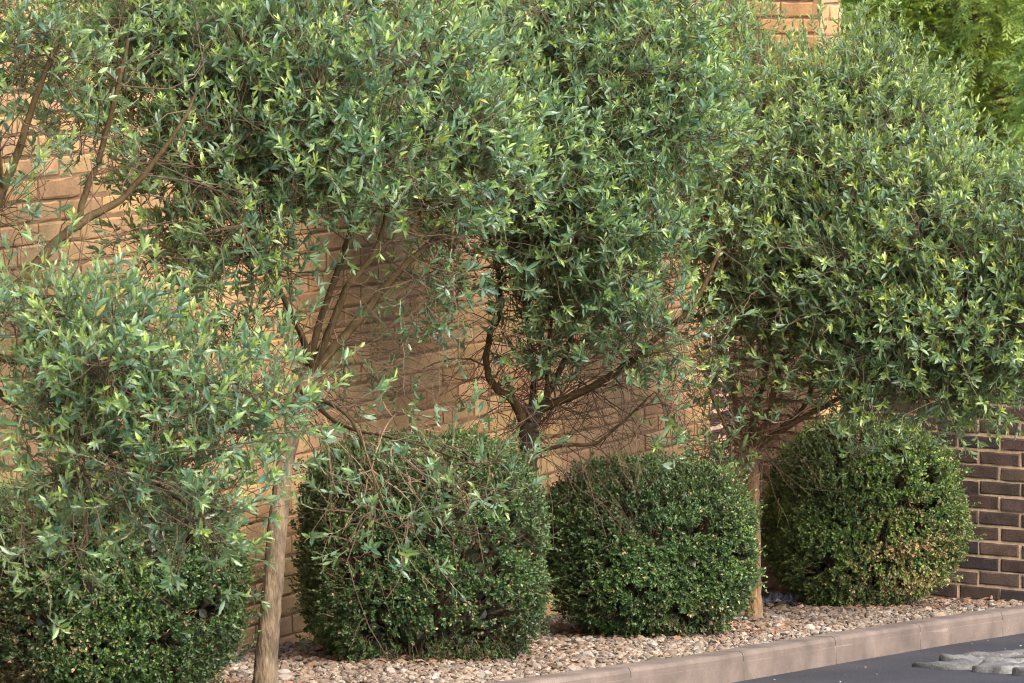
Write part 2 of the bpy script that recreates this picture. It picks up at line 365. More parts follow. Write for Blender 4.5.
def shoots(leaves, twigs, base, d, length, scale=1.0, young=1.0, warm=0.0, pairs=7):
    """leafy shoots: decussate pairs, older leaves spreading, pale upright leaves at the tip"""
    n = len(base); d = unit(d)
    bend = np.array([0, 0, 1.0])[None]*rng.uniform(0.1, 0.5, (n, 1))
    a = unit(np.cross(d, rng.normal(size=(n, 3)))); b = np.cross(d, a)
    tip = base+d*length[:, None]+bend*length[:, None]*0.3
    tubes3(twigs, base, tip, 0.0019*scale, 0.0009*scale, np.array([0.14, 0.13, 0.065]), mid=base+d*length[:, None]*0.5, sides=3)
    yf = rng.uniform(0.0, 1.0, n)**0.9*young
    tint = rng.normal(1, 0.10, (n, 1))
    for k in range(pairs):
        t = (k+0.6)/(pairs-0.2)
        t_ = np.clip(t+rng.normal(0, 0.03, n), 0.02, 1.0)
        pos = base+d*(length*t_)[:, None]+bend*(length*0.3*t_**2)[:, None]
        dd = unit(d+bend*(0.6*t_)[:, None])
        for s in (0, 1):
            ph = (k % 2)*math.pi/2+s*math.pi+rng.normal(0, 0.35, n)
            r = a*np.cos(ph)[:, None]+b*np.sin(ph)[:, None]
            ang = np.clip(1.15-0.75*t+rng.normal(0, 0.22, n), 0.15, 1.6)
            yd = dd*np.cos(ang)[:, None]+r*np.sin(ang)[:, None]+np.array([0, 0, 0.12])
            nr = dd*np.sin(ang)[:, None]-r*np.cos(ang)[:, None]+rng.normal(0, 0.25, (n, 3))
            ln = 0.038*scale*(1.0-0.38*max(0, t-0.62)/0.38)*np.clip(rng.normal(1, 0.22, n), 0.45, 1.6)
            wd = ln*rng.uniform(0.26, 0.36, n)
            f = np.clip((t-0.15)/0.85, 0, 1)**1.2*yf
            g = rng.random(n)*0.8
            c = (OLD*(1-g)[:, None]+MID*g[:, None])*(1-f)[:, None]+YOUNG*f[:, None]
            c = c*tint*rng.normal(1, 0.14, (n, 1))
            yl = rng.random(n) < 0.004; c[yl] = np.array([0.36, 0.30, 0.08])
            if warm: c = c*np.array([1+0.35*warm, 1+0.12*warm, 1-0.12*warm])
            keep = rng.random(n) < (0.95 if t > 0.4 else 0.75)
            put_leaves(leaves, pos[keep], yd[keep], nr[keep], ln[keep], wd[keep], np.clip(c[keep], 0.008, 0.5), curl=0.19)

TW = np.array([0.070, 0.043, 0.027])
def crown_masses(leaves, twigs, skel, blobs, scale=1.0, warm=0.0, dens=1.0):
    """leafy ends of branchlets; every branchlet grows out of the nearest limb or earlier branchlet"""
    cen, bi = [], []
    for i, bl in enumerate(blobs):
        cx, cy, rx, ry, d, rd, count = bl[:7]; count = max(1, int(round(count*dens)))
        q = unit(rng.normal(size=(count, 3)))*(rng.random((count, 1))**0.42)
        cen.append(P(cx, cy, d)+q*np.array([rx/F*d, rd, ry/F*d])); bi += [i]*count
    cen = np.concatenate(cen); bi = np.array(bi); m = len(cen)
    d0 = np.array([np.min(np.linalg.norm(skel-c, axis=1)) for c in cen]); order = np.argsort(d0)
    pool = np.empty((len(skel)+3*m, 3)); pool[:len(skel)] = skel; pw = np.full(len(pool), 0.006); k = len(skel)
    near = np.empty((m, 3)); mid = np.empty((m, 3)); r0 = np.empty(m)
    for i in order:
        D = np.linalg.norm(pool[:k]-cen[i], axis=1); D = D+np.where(D < 0.05, 0.3, 0)
        j = int(np.argmin(D+rng.normal(0, 0.025, k))); near[i] = pool[j]; L = np.linalg.norm(cen[i]-near[i])
        r0[i] = min(pw[j], 0.0028+0.004*min(L, 1.0)); bow = rng.normal(0, 0.16, 3)*L; bow[2] += 0.06*L
        mid[i] = (near[i]+cen[i])/2+bow
        for t in (0.45, 0.75, 1.0):
            pool[k] = near[i]*(1-t)**2+mid[i]*2*t*(1-t)+cen[i]*t*t; pw[k] = r0[i]*(1-0.55*t); k += 1
    tubes3(twigs, near, cen, r0, np.maximum(r0*0.5, 0.0016), TW*rng.normal(1, 0.15, (m, 1)), mid=mid)
    for i, bl in enumerate(blobs):
        opt = bl[7] if len(bl) > 7 else {}; sel = bi == i; count = int(sel.sum())
        young = opt.get('young', 1.0); ns = int(opt.get('shoots', 9)*1.35); upw = opt.get('up', 0.7); spread = opt.get('spread', 0.085)
        out = unit(cen[sel]-mid[sel]+1e-4); n = count*ns
        cc = np.repeat(cen[sel], ns, 0); mm = np.repeat(mid[sel], ns, 0); oo = np.repeat(out, ns, 0); nr_ = np.repeat(near[sel], ns, 0)
        t = rng.uniform(0.55, 1.0, n)[:, None]
        st = nr_*(1-t)**2+mm*2*t*(1-t)+cc*t*t
        far = st+rng.normal(0, spread, (n, 3))+oo*0.04
        tubes3(twigs, st, far, 0.0019, 0.0013, TW*np.array([1, 1.1, 0.9]), sides=3)
        d_ = unit((far-st)*4+oo*0.45+np.array([0, 0, upw])+rng.normal(0, 0.36, (n, 3))+np.array(opt.get('lean', (0, 0, 0))))
        shoots(leaves, twigs, far, d_, rng.uniform(0.045, 0.115, n)*scale, scale*opt.get('size', 1.0), young, warm, pairs=6)
def bare_twigs(twigs, starts, dirs, count, lmin, lmax, droop=0.0, r=0.0018, col=TW, fan=0.5):
    i = rng.integers(0, len(starts), count); A = starts[i]
    d = unit(dirs+rng.normal(0, fan, (count, 3))); L = rng.uniform(lmin, lmax, count)[:, None]
    B = A+d*L+np.array([0, 0, -droop])*L
    cl = col*rng.normal(1, 0.2, (count, 1))
    mid = (A+B)/2+rng.normal(0, 0.20, A.shape)*L
    tubes3(twigs, A, B, r*1.25, r*0.6, cl, mid=mid)
    for _ in range(3):
        t = rng.uniform(0.3, 0.95, (count, 1)); S = A*(1-t)**2+mid*2*t*(1-t)+B*t*t
        E = S+unit(d+rng.normal(0, 0.75, d.shape))*L*rng.uniform(0.2, 0.5, (count, 1))
        tubes3(twigs, S, E, r*0.75, r*0.45, cl, sides=3)
        if _ == 0:
            t = rng.uniform(0.4, 0.95, (count, 1)); S2 = S+(E-S)*t
            E2 = S2+unit(d+rng.normal(0, 0.9, d.shape))*L*rng.uniform(0.12, 0.3, (count, 1))
            tubes3(twigs, S2, E2, r*0.6, r*0.4, cl, sides=3)

BARK = np.array([0.130, 0.092, 0.055]); BARK_G = np.array([0.046, 0.031, 0.013])
def olive(loc, label, trunk, limbs, blobs, bare, depth, scale=1.0, warm=0.0, bark=BARK, limbcol=BARK_G, dens=1.15):
    t = thing('olive_tree', loc, label, 'olive tree', 'olive trees in the gravel bed')
    pts = np.array([P(*p[:3]) for p in trunk]); path = smooth_path(pts, 7)
    rad = np.interp(np.linspace(0, 1, len(path)), np.linspace(0, 1, len(trunk)), [p[3]/F*p[2]/2 for p in trunk])
    rad = rad*(1+0.35*np.exp(-(path[:, 2]-path[0, 2])/0.06))
    path += rng.normal(0, 0.0015, path.shape)
    mb = MB(); tube(mb, path, rad, 14, 0.05, bark); mb.build('trunk', M_BARK, t, True)
    skel = []
    for lm in limbs:
        pts = np.array([P(p[0], p[1], p[2]) for p in lm]); path = smooth_path(pts, 6)
        k = len(path); path[1:-1] += np.cumsum(rng.normal(0, 0.0022, (k-2, 3)), 0)*np.sin(np.linspace(0, math.pi, k-2))[:, None]
        rad = np.interp(np.linspace(0, 1, k), np.linspace(0, 1, len(lm)), [p[3]/F*p[2]*0.43 for p in lm])
        mb = MB(); tube(mb, path, rad, 9, 0.06, limbcol*rng.normal(1, 0.10)); mb.build('limb', M_LIMB, t, True)
        skel.append(path[k//4:])
    skel = np.concatenate(skel)
    leaves, tw = MB(), MB()
    crown_masses(leaves, tw, skel, blobs, scale, warm, dens)
    for b in bare:
        (starts, dirs, count, a, c, kw) = b
        st = np.array([P(*s) for s in starts]) if starts is not None else skel
        bare_twigs(tw, st, np.array(dirs, float), count, a, c, **kw)
    tw.build('twigs', M_TWIG, t); leaves.build('crown', M_OLIVE, t)
    return t

# --- first tree on the left: trunk just outside the picture, low front boughs hang before the box shrub
b1 = gp(-40, 728)
D1 = float(b1[1])
olive(b1, 'nearest olive tree at far left, bluish low boughs drooping over the leftmost box shrub',
  [(-40, 735, D1, 30), (-36, 600, D1, 25), (-30, 470, D1, 22), (-24, 380, D1, 24), (-20, 335, D1+.02, 26)],
  [[(-22, 345, D1, 20), (10, 300, D1+.1, 15), (45, 256, D1+.2, 13), (85, 222, D1+.3, 11), (127, 196, D1+.4, 8), (178, 130, D1+.5, 5), (195, 95, D1+.6, 3)],
   [(78, 228, D1+.28, 8), (84, 200, D1+.35, 7.5), (100, 165, D1+.4, 7), (116, 110, D1+.4, 6), (128, 40, D1+.45, 4)],
   [(-26, 340, D1, 18), (-12, 235, D1+.05, 13), (5, 192, D1+.1, 11), (22, 150, D1+.12, 9), (36, 100, D1+.15, 7), (62, 30, D1+.2, 5)],
   [(4, 195, D1+.1, 6), (0, 160, D1+.05, 5), (-6, 100, D1, 4)],
   [(-25, 350, D1, 14), (20, 360, D1-.35, 7), (90, 355, D1-.5, 5), (170, 372, D1-.55, 4), (240, 395, D1-.5, 3)],
   [(-25, 370, D1, 12), (20, 410, D1-.4, 6), (80, 440, D1-.55, 4.5), (150, 480, D1-.6, 3.5), (205, 520, D1-.65, 2.5)],
   [(-25, 330, D1, 12), (-10, 300, D1-.3, 8), (40, 300, D1-.5, 6), (110, 300, D1-.5, 4)]],
  [(45, 318, 85, 28, D1-.5, .35, 9), (110, 348, 115, 42, D1-.55, .35, 24), (175, 400, 110, 52, D1-.55, .35, 22, {'up': .7}),
   (60, 400, 80, 42, D1-.5, .3, 8), (190, 480, 62, 48, D1-.6, .3, 9, {'up': .4}), (95, 480, 80, 35, D1-.6, .25, 6, {'up': .5}), (262, 415, 40, 40, D1-.4, .2, 10, {'up': .6}), (70, 500, 75, 28, D1-.55, .2, 5, {'up': .6, 'young': .7}),
   (40, 550, 50, 16, D1-.6, .2, 2, {'up': .4}), (190, 535, 55, 22, D1-.6, .2, 4, {'up': .4}),
   (40, 40, 90, 60, D1+.3, .4, 22), (55, 130, 40, 22, D1+.3, .2, 2), (-20, -40, 140, 70, D1+.2, .5, 12, {'shoots': 6}), (5, 210, 22, 10, D1-.2, .1, 2)],
  [([(60, 420, D1-.6), (100, 440, D1-.7), (80, 470, D1-.7), (150, 480, D1-.8)], (0.6, -0.1, -0.45), 16, .15, .4, {'droop': .2}),
   (None, (0.4, 0, 0.1), 60, .2, .5, {})], D1, scale=0.97, dens=1.05)

# --- second tree: stout leaning trunk between the first two box shrubs
b2 = gp(265, 692); D2 = float(b2[1])
olive(b2, 'olive tree with stout bare leaning trunk in the gap between the two left box shrubs',
  [(264, 700, D2, 23), (266, 660, D2, 21.5), (271, 600, D2, 20), (278, 520, D2+.02, 18.5), (284, 470, D2+.04, 17), (297, 410, D2+.06, 16), (312, 366, D2+.08, 17)],
  [[(308, 378, D2+.07, 15), (335, 346, D2+.1, 11), (370, 306, D2+.2, 9.5), (410, 264, D2+.3, 8.5), (440, 234, D2+.4, 6.5), (458, 195, D2+.5, 4.5), (470, 150, D2+.6, 3)],
   [(308, 378, D2+.07, 14), (325, 340, D2+.05, 10), (346, 290, D2+.05, 8.5), (372, 254, D2+.1, 7), (388, 200, D2+.1, 6), (395, 100, D2+.1, 4)],
   [(306, 380, D2+.08, 13), (318, 335, D2+.2, 9), (338, 282, D2+.3, 8), (352, 240, D2+.35, 7), (358, 180, D2+.4, 5), (350, 80, D2+.5, 4)],
   [(312, 366, D2+.06, 10), (300, 330, D2-.05, 7), (286, 296, D2-.15, 6), (255, 235, D2-.2, 5), (215, 180, D2-.25, 4), (190, 100, D2-.2, 3)],
   [(303, 392, D2, 8), (340, 425, D2-.3, 4), (395, 440, D2-.5, 3), (440, 452, D2-.6, 2.5), (480, 468, D2-.7, 2)],
   [(303, 392, D2, 7), (345, 415, D2-.35, 3.5), (372, 470, D2-.55, 3), (375, 520, D2-.65, 2.2)]],
  [(190, 50, 110, 75, D2, .5, 62), (320, 70, 130, 95, D2, .6, 92), (250, 150, 110, 65, D2-.1, .5, 55), (350, 155, 80, 50, D2, .5, 36),
   (175, 150, 55, 45, D2, .4, 8), (235, 245, 58, 48, D2-.2, .4, 14), (190, 245, 55, 40, D2, .4, 9), (240, 330, 45, 35, D2-.1, .3, 6),
   (430, 295, 30, 45, D2+.3, .2, 7, {'young': .15, 'up': -.2, 'shoots': 5}), (330, 395, 45, 25, D2+.2, .3, 3, {'shoots': 5, 'young': .4}),
   (395, 520, 55, 40, D2-.7, .15, 4, {'up': .5, 'shoots': 4, 'young': .6}), (450, 490, 45, 32, D2-.7, .15, 3, {'up': .5, 'shoots': 5, 'young': .6}), (500, 455, 25, 12, D2-.6, .15, 1, {'young': .7}),
   (450, 80, 50, 90, D2+.5, .4, 30), (465, 160, 45, 70, D2+.4, .3, 20), (130, 45, 60, 55, D2, .4, 18), (90, 100, 40, 30, D2-.1, .3, 6), (270, -50, 200, 60, D2, .7, 14, {'shoots': 6})],
  [(None, (0.4, 0.1, 0.0), 70, .2, .55, {'droop': .1}),
   ([(330, 410, D2-.3), (360, 430, D2-.4), (395, 440, D2-.5), (372, 470, D2-.55), (312, 400, D2)], (0.55, -0.2, -0.45), 20, .15, .38, {'droop': .25, 'col': np.array([.16, .105, .06]), 'r': .0018}),
   ([(312, 380, D2+.1), (318, 340, D2+.2), (340, 345, D2+.2), (300, 400, D2+.1)], (0.6, 0.2, -0.1), 30, .25, .6, {'droop': .1})], D2, scale=1.0)

# --- third tree: gnarled fork seen over the gap, trunk hidden by the second box shrub
b3 = gp(531, 640); D3 = float(b3[1])
olive(b3, 'olive tree with dark gnarled fork rising behind the gap between the two middle box shrubs',
  [(531, 645, D3, 19), (530, 560, D3, 17), (529, 480, D3, 16), (530, 450, D3, 19), (529, 425, D3, 22), (534, 408, D3, 21)],
  [[(528, 432, D3, 14), (514, 402, D3-.05, 10), (495, 388, D3-.1, 8), (488, 365, D3-.1, 7.5), (492, 335, D3-.1, 7), (500, 312, D3-.1, 6), (495, 260, D3-.15, 5), (470, 180, D3-.2, 4)],
   [(534, 412, D3, 13), (556, 402, D3-.05, 10), (590, 388, D3-.1, 8.5), (625, 366, D3-.15, 8), (660, 332, D3-.2, 7), (692, 304, D3-.25, 6), (720, 250, D3-.25, 4)],
   [(534, 415, D3, 12), (556, 380, D3+.05, 8), (570, 345, D3+.1, 6), (590, 280, D3+.15, 5), (610, 180, D3+.2, 4)],
   [(530, 425, D3, 11), (534, 380, D3+.05, 7), (528, 330, D3+.1, 5.5), (520, 260, D3+.1, 5), (515, 160, D3+.1, 4)],
   [(533, 452, D3, 6), (560, 446, D3-.1, 4.5), (590, 442, D3-.15, 4), (620, 420, D3-.2, 3), (655, 392, D3-.3, 2)],
   [(532, 418, D3, 10), (545, 390, D3+.15, 6), (548, 340, D3+.2, 5), (560, 260, D3+.3, 4)]],
  [(490, 50, 125, 80, D3-.3, .6, 95), (580, 70, 100, 80, D3-.2, .6, 80), (545, 165, 115, 75, D3-.3, .6, 96), (455, 160, 60, 60, D3-.3, .4, 30),
   (610, 235, 85, 60, D3-.3, .5, 58), (525, 265, 60, 35, D3-.2, .4, 12, {'young': .7}), (590, 310, 60, 35, D3-.2, .4, 13, {'young': .7}), (650, 345, 60, 30, D3-.3, .3, 9, {'young': .7, 'shoots': 6}),
   (540, 350, 45, 25, D3-.2, .2, 5, {'young': .5, 'shoots': 6}), (665, 420, 30, 25, D3-.3, .2, 3, {'shoots': 4}), (680, 130, 50, 80, D3, .5, 36), (410, 100, 50, 60, D3, .5, 22), (655, 60, 60, 75, D3-.2, .5, 34), (505, 130, 32, 75, D3-.8, .2, 16), (540, -50, 190, 55, D3-.2, .6, 15, {'shoots': 6}), (375, 385, 30, 22, D3-.2, .15, 3, {'shoots': 4, 'young': .5}), (440, 265, 30, 20, D3-.2, .2, 3)],
  [(None, (0.1, -0.1, 0.05), 100, .2, .5, {'fan': .9}),
   ([(530, 430, D3), (534, 412, D3), (514, 402, D3), (556, 402, D3), (590, 388, D3), (530, 450, D3), (495, 388, D3), (625, 366, D3-.1)], (0.15, 0.0, 0.1), 110, .2, .6, {'fan': .9, 'droop': .05, 'col': np.array([.085, .048, .030])})], D3, scale=1.0, bark=BARK*0.33, limbcol=BARK_G*1.3, dens=1.25)

# --- fourth tree: slim straight trunk between the two right box shrubs
b4 = gp(754, 618); D4 = float(b4[1])
olive(b4, 'olive tree with slim straight pale trunk between the two right box shrubs',
  [(754, 622, D4, 15.5), (754, 570, D4, 13.5), (753, 500, D4, 13), (752, 465, D4, 14), (752, 446, D4, 16)],
  [[(750, 456, D4, 9), (742, 425, D4, 7), (734, 385, D4+.05, 6), (722, 345, D4+.1, 5), (700, 290, D4+.1, 4), (690, 200, D4+.1, 3)],
   [(751, 454, D4, 9), (754, 415, D4+.1, 7.5), (768, 372, D4+.15, 6.5), (776, 300, D4+.2, 5), (770, 200, D4+.2, 4)],
   [(753, 452, D4, 9), (770, 410, D4-.05, 7.5), (777, 375, D4-.1, 7), (798, 335, D4-.15, 5.5), (826, 260, D4-.2, 4.5), (840, 150, D4-.2, 3)],
   [(755, 448, D4, 8), (786, 424, D4-.1, 6), (808, 402, D4-.15, 6), (817, 370, D4-.2, 5.5), (850, 300, D4-.3, 4.5), (900, 220, D4-.4, 3)],
   [(757, 446, D4, 7), (805, 418, D4-.25, 6), (850, 398, D4-.4, 5.5), (888, 380, D4-.5, 5), (935, 345, D4-.6, 4), (985, 300, D4-.7, 3)],
   [(750, 455, D4, 7), (728, 430, D4-.15, 5), (712, 395, D4-.3, 4), (700, 360, D4-.4, 3)]],
  [(775, 125, 80, 65, D4, .6, 62), (845, 160, 90, 80, D4-.1, .7, 110), (925, 205, 85, 70, D4-.3, .7, 95), (990, 250, 70, 80, D4-.4, .6, 75),
   (830, 260, 110, 65, D4-.2, .7, 100), (930, 310, 100, 60, D4-.4, .6, 90), (1000, 350, 60, 45, D4-.5, .5, 32), (760, 240, 65, 80, D4, .5, 55),
   (880, 360, 90, 30, D4-.4, .4, 30), (760, 325, 70, 26, D4, .4, 10, {'young': .8}), (715, 375, 35, 25, D4-.3, .25, 5), (720, 190, 35, 80, D4-.7, .2, 16), (700, 455, 28, 14, D4-.3, .12, 3, {'young': .8}), (705, 160, 40, 90, D4+.2, .4, 28),
   (960, 388, 55, 16, D4-.5, .25, 6, {'up': .1, 'lean': (.2, 0, -.3)}), (1060, 250, 50, 110, D4-.5, .6, 40), (860, 85, 35, 40, D4, .4, 22, {'up': .9}), (900, 120, 40, 35, D4-.1, .4, 24, {'up': .9}),
   (860, 455, 25, 10, D4-.6, .12, 1, {'up': .5, 'young': .6}), (720, 70, 45, 80, D4+.1, .5, 34), (740, 190, 45, 90, D4-.4, .3, 26), (738, 265, 35, 50, D4-.5, .25, 10), (945, 400, 70, 12, D4-.55, .3, 4, {'shoots': 4, 'up': 0.1, 'lean': (.3, 0, -.5)}), (880, 395, 40, 12, D4-.5, .2, 2)],
  [(None, (0.2, -0.1, 0.0), 80, .15, .45, {'fan': .9}),
   ([(752, 452, D4), (745, 430, D4), (757, 440, D4), (770, 410, D4), (800, 418, D4-.2), (754, 420, D4)], (0.2, -0.1, 0.15), 80, .15, .5, {'fan': .9, 'droop': .05, 'col': np.array([.13, .082, .045])}),
   ([(830, 405, D4-.3), (870, 390, D4-.45), (900, 375, D4-.5)], (0.3, -0.3, -0.4), 10, .15, .3, {'droop': .15, 'col': np.array([.14, .09, .055])})], D4, scale=0.95, warm=0.5, bark=np.array([.18, .105, .052]), limbcol=np.array([.14, .085, .040]), dens=1.3)  # warm puts sunlit yellow into this crown's leaf colour

# ------------------------------------------------------------------ clipped box shrubs
def snoise(p, f, seed):
    r = np.random.default_rng(seed); out = np.zeros(len(p))
    for k in range(7):
        w = r.normal(size=3)*f; out += np.sin(p @ w+r.uniform(0, 6.28))
    return out/7**0.5
BXD = np.array([0.012, 0.034, 0.012]); BXM = np.array([0.046, 0.092, 0.022]); BXY = np.array([0.125, 0.185, 0.036]); DRY = np.array([0.32, 0.205, 0.105])
def box_shrub(px, d, hw, pytop, label, seed, dry=None, p=3.3, n=13000, yaw=0.3, zlow=0.0, young=0.5, warm=0.0, bare=0.0, tone=1.0):
    c = P(px, 0, d); zg = float(G(c[0], c[1])); ztop = EYE-(pytop-HORIZON)/F*d
    h = (ztop-zg-zlow)/2; cen = np.array([c[0], c[1], zg+zlow+h])
    t = thing('box_shrub', (c[0], c[1], zg), label, 'shrub', 'clipped box shrubs in the gravel bed')
    q = unit(rng.normal(size=(n, 3)))
    ax = np.array([hw, hw*0.95, h]); s = 1/((np.abs(q)**p).sum(1))**(1/p)
    sh = q*s[:, None]                               # on the unit superellipsoid
    nm = unit(np.sign(sh)*np.abs(sh)**(p-1)/ax)
    lump = 1+0.040*snoise(q, 2.2, seed)+0.028*snoise(q, 6, seed+1)
    taper = np.where(sh[:, 2] < -0.3, 1-0.10*np.clip((-0.3-sh[:, 2])/0.7, 0, 1)**1.5, 1.0)
    cy, sy = math.cos(yaw), math.sin(yaw)
    def place(rel):
        r = rel*ax; r = np.stack([r[:, 0]*cy-r[:, 1]*sy, r[:, 0]*sy+r[:, 1]*cy, r[:, 2]], -1); return cen+r
    inn = 1-np.abs(rng.normal(0, 0.055, n))+np.where(rng.random(n) < 0.07, rng.uniform(0.0, 0.13, n), 0)
    rel = sh*(lump*inn)[:, None]; rel[:, :2] *= taper[:, None]
    pos = place(rel)
    nm = np.stack([nm[:, 0]*cy-nm[:, 1]*sy, nm[:, 0]*sy+nm[:, 1]*cy, nm[:, 2]], -1)
    hole = snoise(q, 9, seed+2)+0.7*snoise(q, 21, seed+3)
    keep = (hole < 0.92)
    if bare: keep &= ~((snoise(q, 5, seed+9)+bare*(-sh[:, 2]) > 1.0) & (rng.random(n) < 0.7))
    pos, nm, q2, sh2, hl = pos[keep], nm[keep], q[keep], sh[keep], hole[keep]; m = len(pos)
    leaves, tw = MB(), MB()
    d_ = unit(nm*0.8+np.array([0, 0, 0.45])+rng.normal(0, 0.45, (m, 3)))
    L = rng.uniform(0.025, 0.055, m)
    base = pos-d_*L[:, None]*0.6
    tubes3(tw, base-nm*0.03, base+d_*L[:, None], 0.0012, 0.0006, np.array([0.16, 0.12, 0.06]), sides=3)
    a = unit(np.cross(d_, rng.normal(size=(m, 3)))); b = np.cross(d_, a)
    pat = snoise(q2, 3.5, seed+4); yf = np.clip(rng.uniform(0, 1, m)**1.6*young*(1+0.5*pat), 0, 1)
    dr = np.zeros(m)
    if dry is not None:
        (ddx, ddz, rr, amt) = dry
        dd = (q2[:, 0]*cy-q2[:, 1]*sy-ddx)**2+(q2[:, 2]-ddz)**2
        dr = amt*np.exp(-dd/rr**2)*(1+0.6*snoise(q2, 8, seed+5))
    for k in range(5):
        tt = (k+0.5)/5
        for s_ in (0, 1):
            ph = (k % 2)*math.pi/2+s_*math.pi+rng.normal(0, 0.4, m); r = a*np.cos(ph)[:, None]+b*np.sin(ph)[:, None]
            ang = np.clip(1.2-0.7*tt+rng.normal(0, 0.25, m), 0.2, 1.6)
            yd = d_*np.cos(ang)[:, None]+r*np.sin(ang)[:, None]
            nr = d_*np.sin(ang)[:, None]-r*np.cos(ang)[:, None]+rng.normal(0, 0.3, (m, 3))
            ln = rng.uniform(0.0125, 0.021, m)*(1-0.25*tt); f = np.clip(tt*1.1, 0, 1)**1.5*yf; g = rng.random(m)
            cl = (BXD*(1-g)[:, None]+BXM*g[:, None])*(1-f)[:, None]+BXY*f[:, None]
            isd = (rng.random(m) < np.maximum(dr, 0.025+0.03*(snoise(q2, 12, seed+6) > 0.9))); cl[isd] = DRY*rng.uniform(0.45, 1.1, (int(isd.sum()), 1))
            cl = cl*(rng.normal(1, 0.18, (m, 1))*(1+0.25*snoise(q2, 6, seed+7)[:, None]))*np.array([1+0.3*warm, 1+.05*warm, 1])*tone
            put_leaves(leaves, base+d_*(L*tt)[:, None], yd, nr, ln, ln*rng.uniform(0.5, 0.62, m), np.clip(cl, 0.006, 0.5), curl=0.08)
    # inner branch work: forked stems from the root to the shell
    k = 420; j = rng.integers(0, m, k); root = np.array([c[0], c[1], zg-0.02])+rng.normal(0, 0.05, (k, 3))*np.array([1, 1, 0])
    end = pos[j]-nm[j]*0.03; midp = root*0.45+end*0.55+np.array([0, 0, 0.10])
    tubes3(tw, root, end, 0.006, 0.0016, np.array([0.15, 0.10, 0.06])*rng.normal(1, 0.2, (k, 1)), mid=midp)
    # oversized leaves inside the shell, shade of the interior put into their dark colour
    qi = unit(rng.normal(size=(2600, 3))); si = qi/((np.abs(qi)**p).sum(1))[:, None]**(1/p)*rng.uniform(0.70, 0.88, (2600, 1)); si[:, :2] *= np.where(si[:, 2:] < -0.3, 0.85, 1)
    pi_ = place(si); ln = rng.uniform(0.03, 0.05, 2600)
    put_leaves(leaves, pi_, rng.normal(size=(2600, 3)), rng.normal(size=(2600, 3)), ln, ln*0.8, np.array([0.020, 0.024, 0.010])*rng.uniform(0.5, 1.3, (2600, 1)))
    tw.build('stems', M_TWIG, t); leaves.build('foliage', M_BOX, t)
    return t, pos
S1, _ = box_shrub(98, 13.25, 0.450, 482, 'leftmost box shrub, half hidden under drooping olive boughs, brownish low down', 100, dry=(-0.55, -0.55, 0.5, 0.45), young=0.7, bare=0.5)
S2, _ = box_shrub(421, 15.05, 0.445, 440, 'broad box shrub with bare olive twigs and leaves hanging down its front', 200, dry=(0.2, -0.8, 0.45, 0.25), p=4.0, young=0.55, bare=0.7, yaw=0.15)
S3, _ = box_shrub(652, 16.25, 0.405, 466, 'rounded dark green box shrub just left of the slim straight trunk', 300, dry=(0.35, -0.75, 0.3, 0.4), p=3.0, young=0.5)
S4, _ = box_shrub(861, 18.29, 0.42, 423, 'rightmost box shrub with tan dry leaves, beside the brown brick wall', 400, dry=(0.45, -0.45, 0.55, 0.38), p=3.0, young=1.3, warm=0.45, tone=1.45)  # tone lifts the leaf colour to offset shade from the olive crown

# dead leaves lying on the gravel near the shrubs
mb = MB(); n = 2600
ctr = np.array([P(98, 0, 13.25), P(421, 0, 15.2), P(652, 0, 16.45), P(863, 0, 18.29)])[rng.integers(0, 4, n)]
ang = rng.uniform(0, 6.28, n); r = rng.normal(0.46, 0.20, n); pos = np.stack([ctr[:, 0]+np.cos(ang)*r, ctr[:, 1]+np.sin(ang)*r, np.zeros(n)], -1)
un = np.stack([(pos[:, 0]-C0[0])*U[0]+(pos[:, 1]-C0[1])*U[1], (pos[:, 0]-C0[0])*N[0]+(pos[:, 1]-C0[1])*N[1]], -1)
ok = (un[:, 1] > 0.05) & (un[:, 1] < kerb_n(un[:, 0])-0.15) & (un[:, 0] < 0.2); pos = pos[ok]; n = len(pos)
pos[:, 2] = G(pos[:, 0], pos[:, 1])+rng.uniform(0.004, 0.016, n)
yd = np.stack([np.cos(ang[ok]*7), np.sin(ang[ok]*7), rng.normal(0, 0.2, n)], -1); ln = rng.uniform(0.012, 0.045, n)
put_leaves(mb, pos, yd, np.array([0, 0, 1.0])+rng.normal(0, 0.4, (n, 3)), ln, ln*0.4, np.array([0.14, 0.075, 0.045])*rng.uniform(0.5, 1.6, (n, 1)), curl=0.3)
tag(mb.build('leaf_litter', M_LITTER), kind='stuff')

# crumpled scrap under the right-hand shrub
c = P(777, 592, 18.2); c[2] = float(G(c[0], c[1]))+0.004
mb = MB(); gx, gy = np.meshgrid(np.linspace(-0.09, 0.09, 15), np.linspace(-0.06, 0.06, 11), indexing='ij')
hh = np.abs(rng.normal(0, 0.016, gx.shape))+0.035*np.exp(-((gx/0.05)**2+(gy/0.04)**2)); top = np.stack([gx, gy, hh], -1)+rng.normal(0, 0.004, (15, 11, 3)); top[..., 2] = np.maximum(top[..., 2], 0.004)
V = np.concatenate([top.reshape(-1, 3), (top-np.array([0, 0, 0.003])).reshape(-1, 3)])+c; idx = np.arange(165).reshape(15, 11)
Q = np.stack([idx[:-1, :-1], idx[1:, :-1], idx[1:, 1:], idx[:-1, 1:]], -1).reshape(-1, 4)
mb.add(V, [Q, Q[:, ::-1]+165]); tag(mb.build('crumpled_scrap', M_SCRAP), 'crumpled dark grey scrap on the gravel behind the slim trunk', 'scrap')

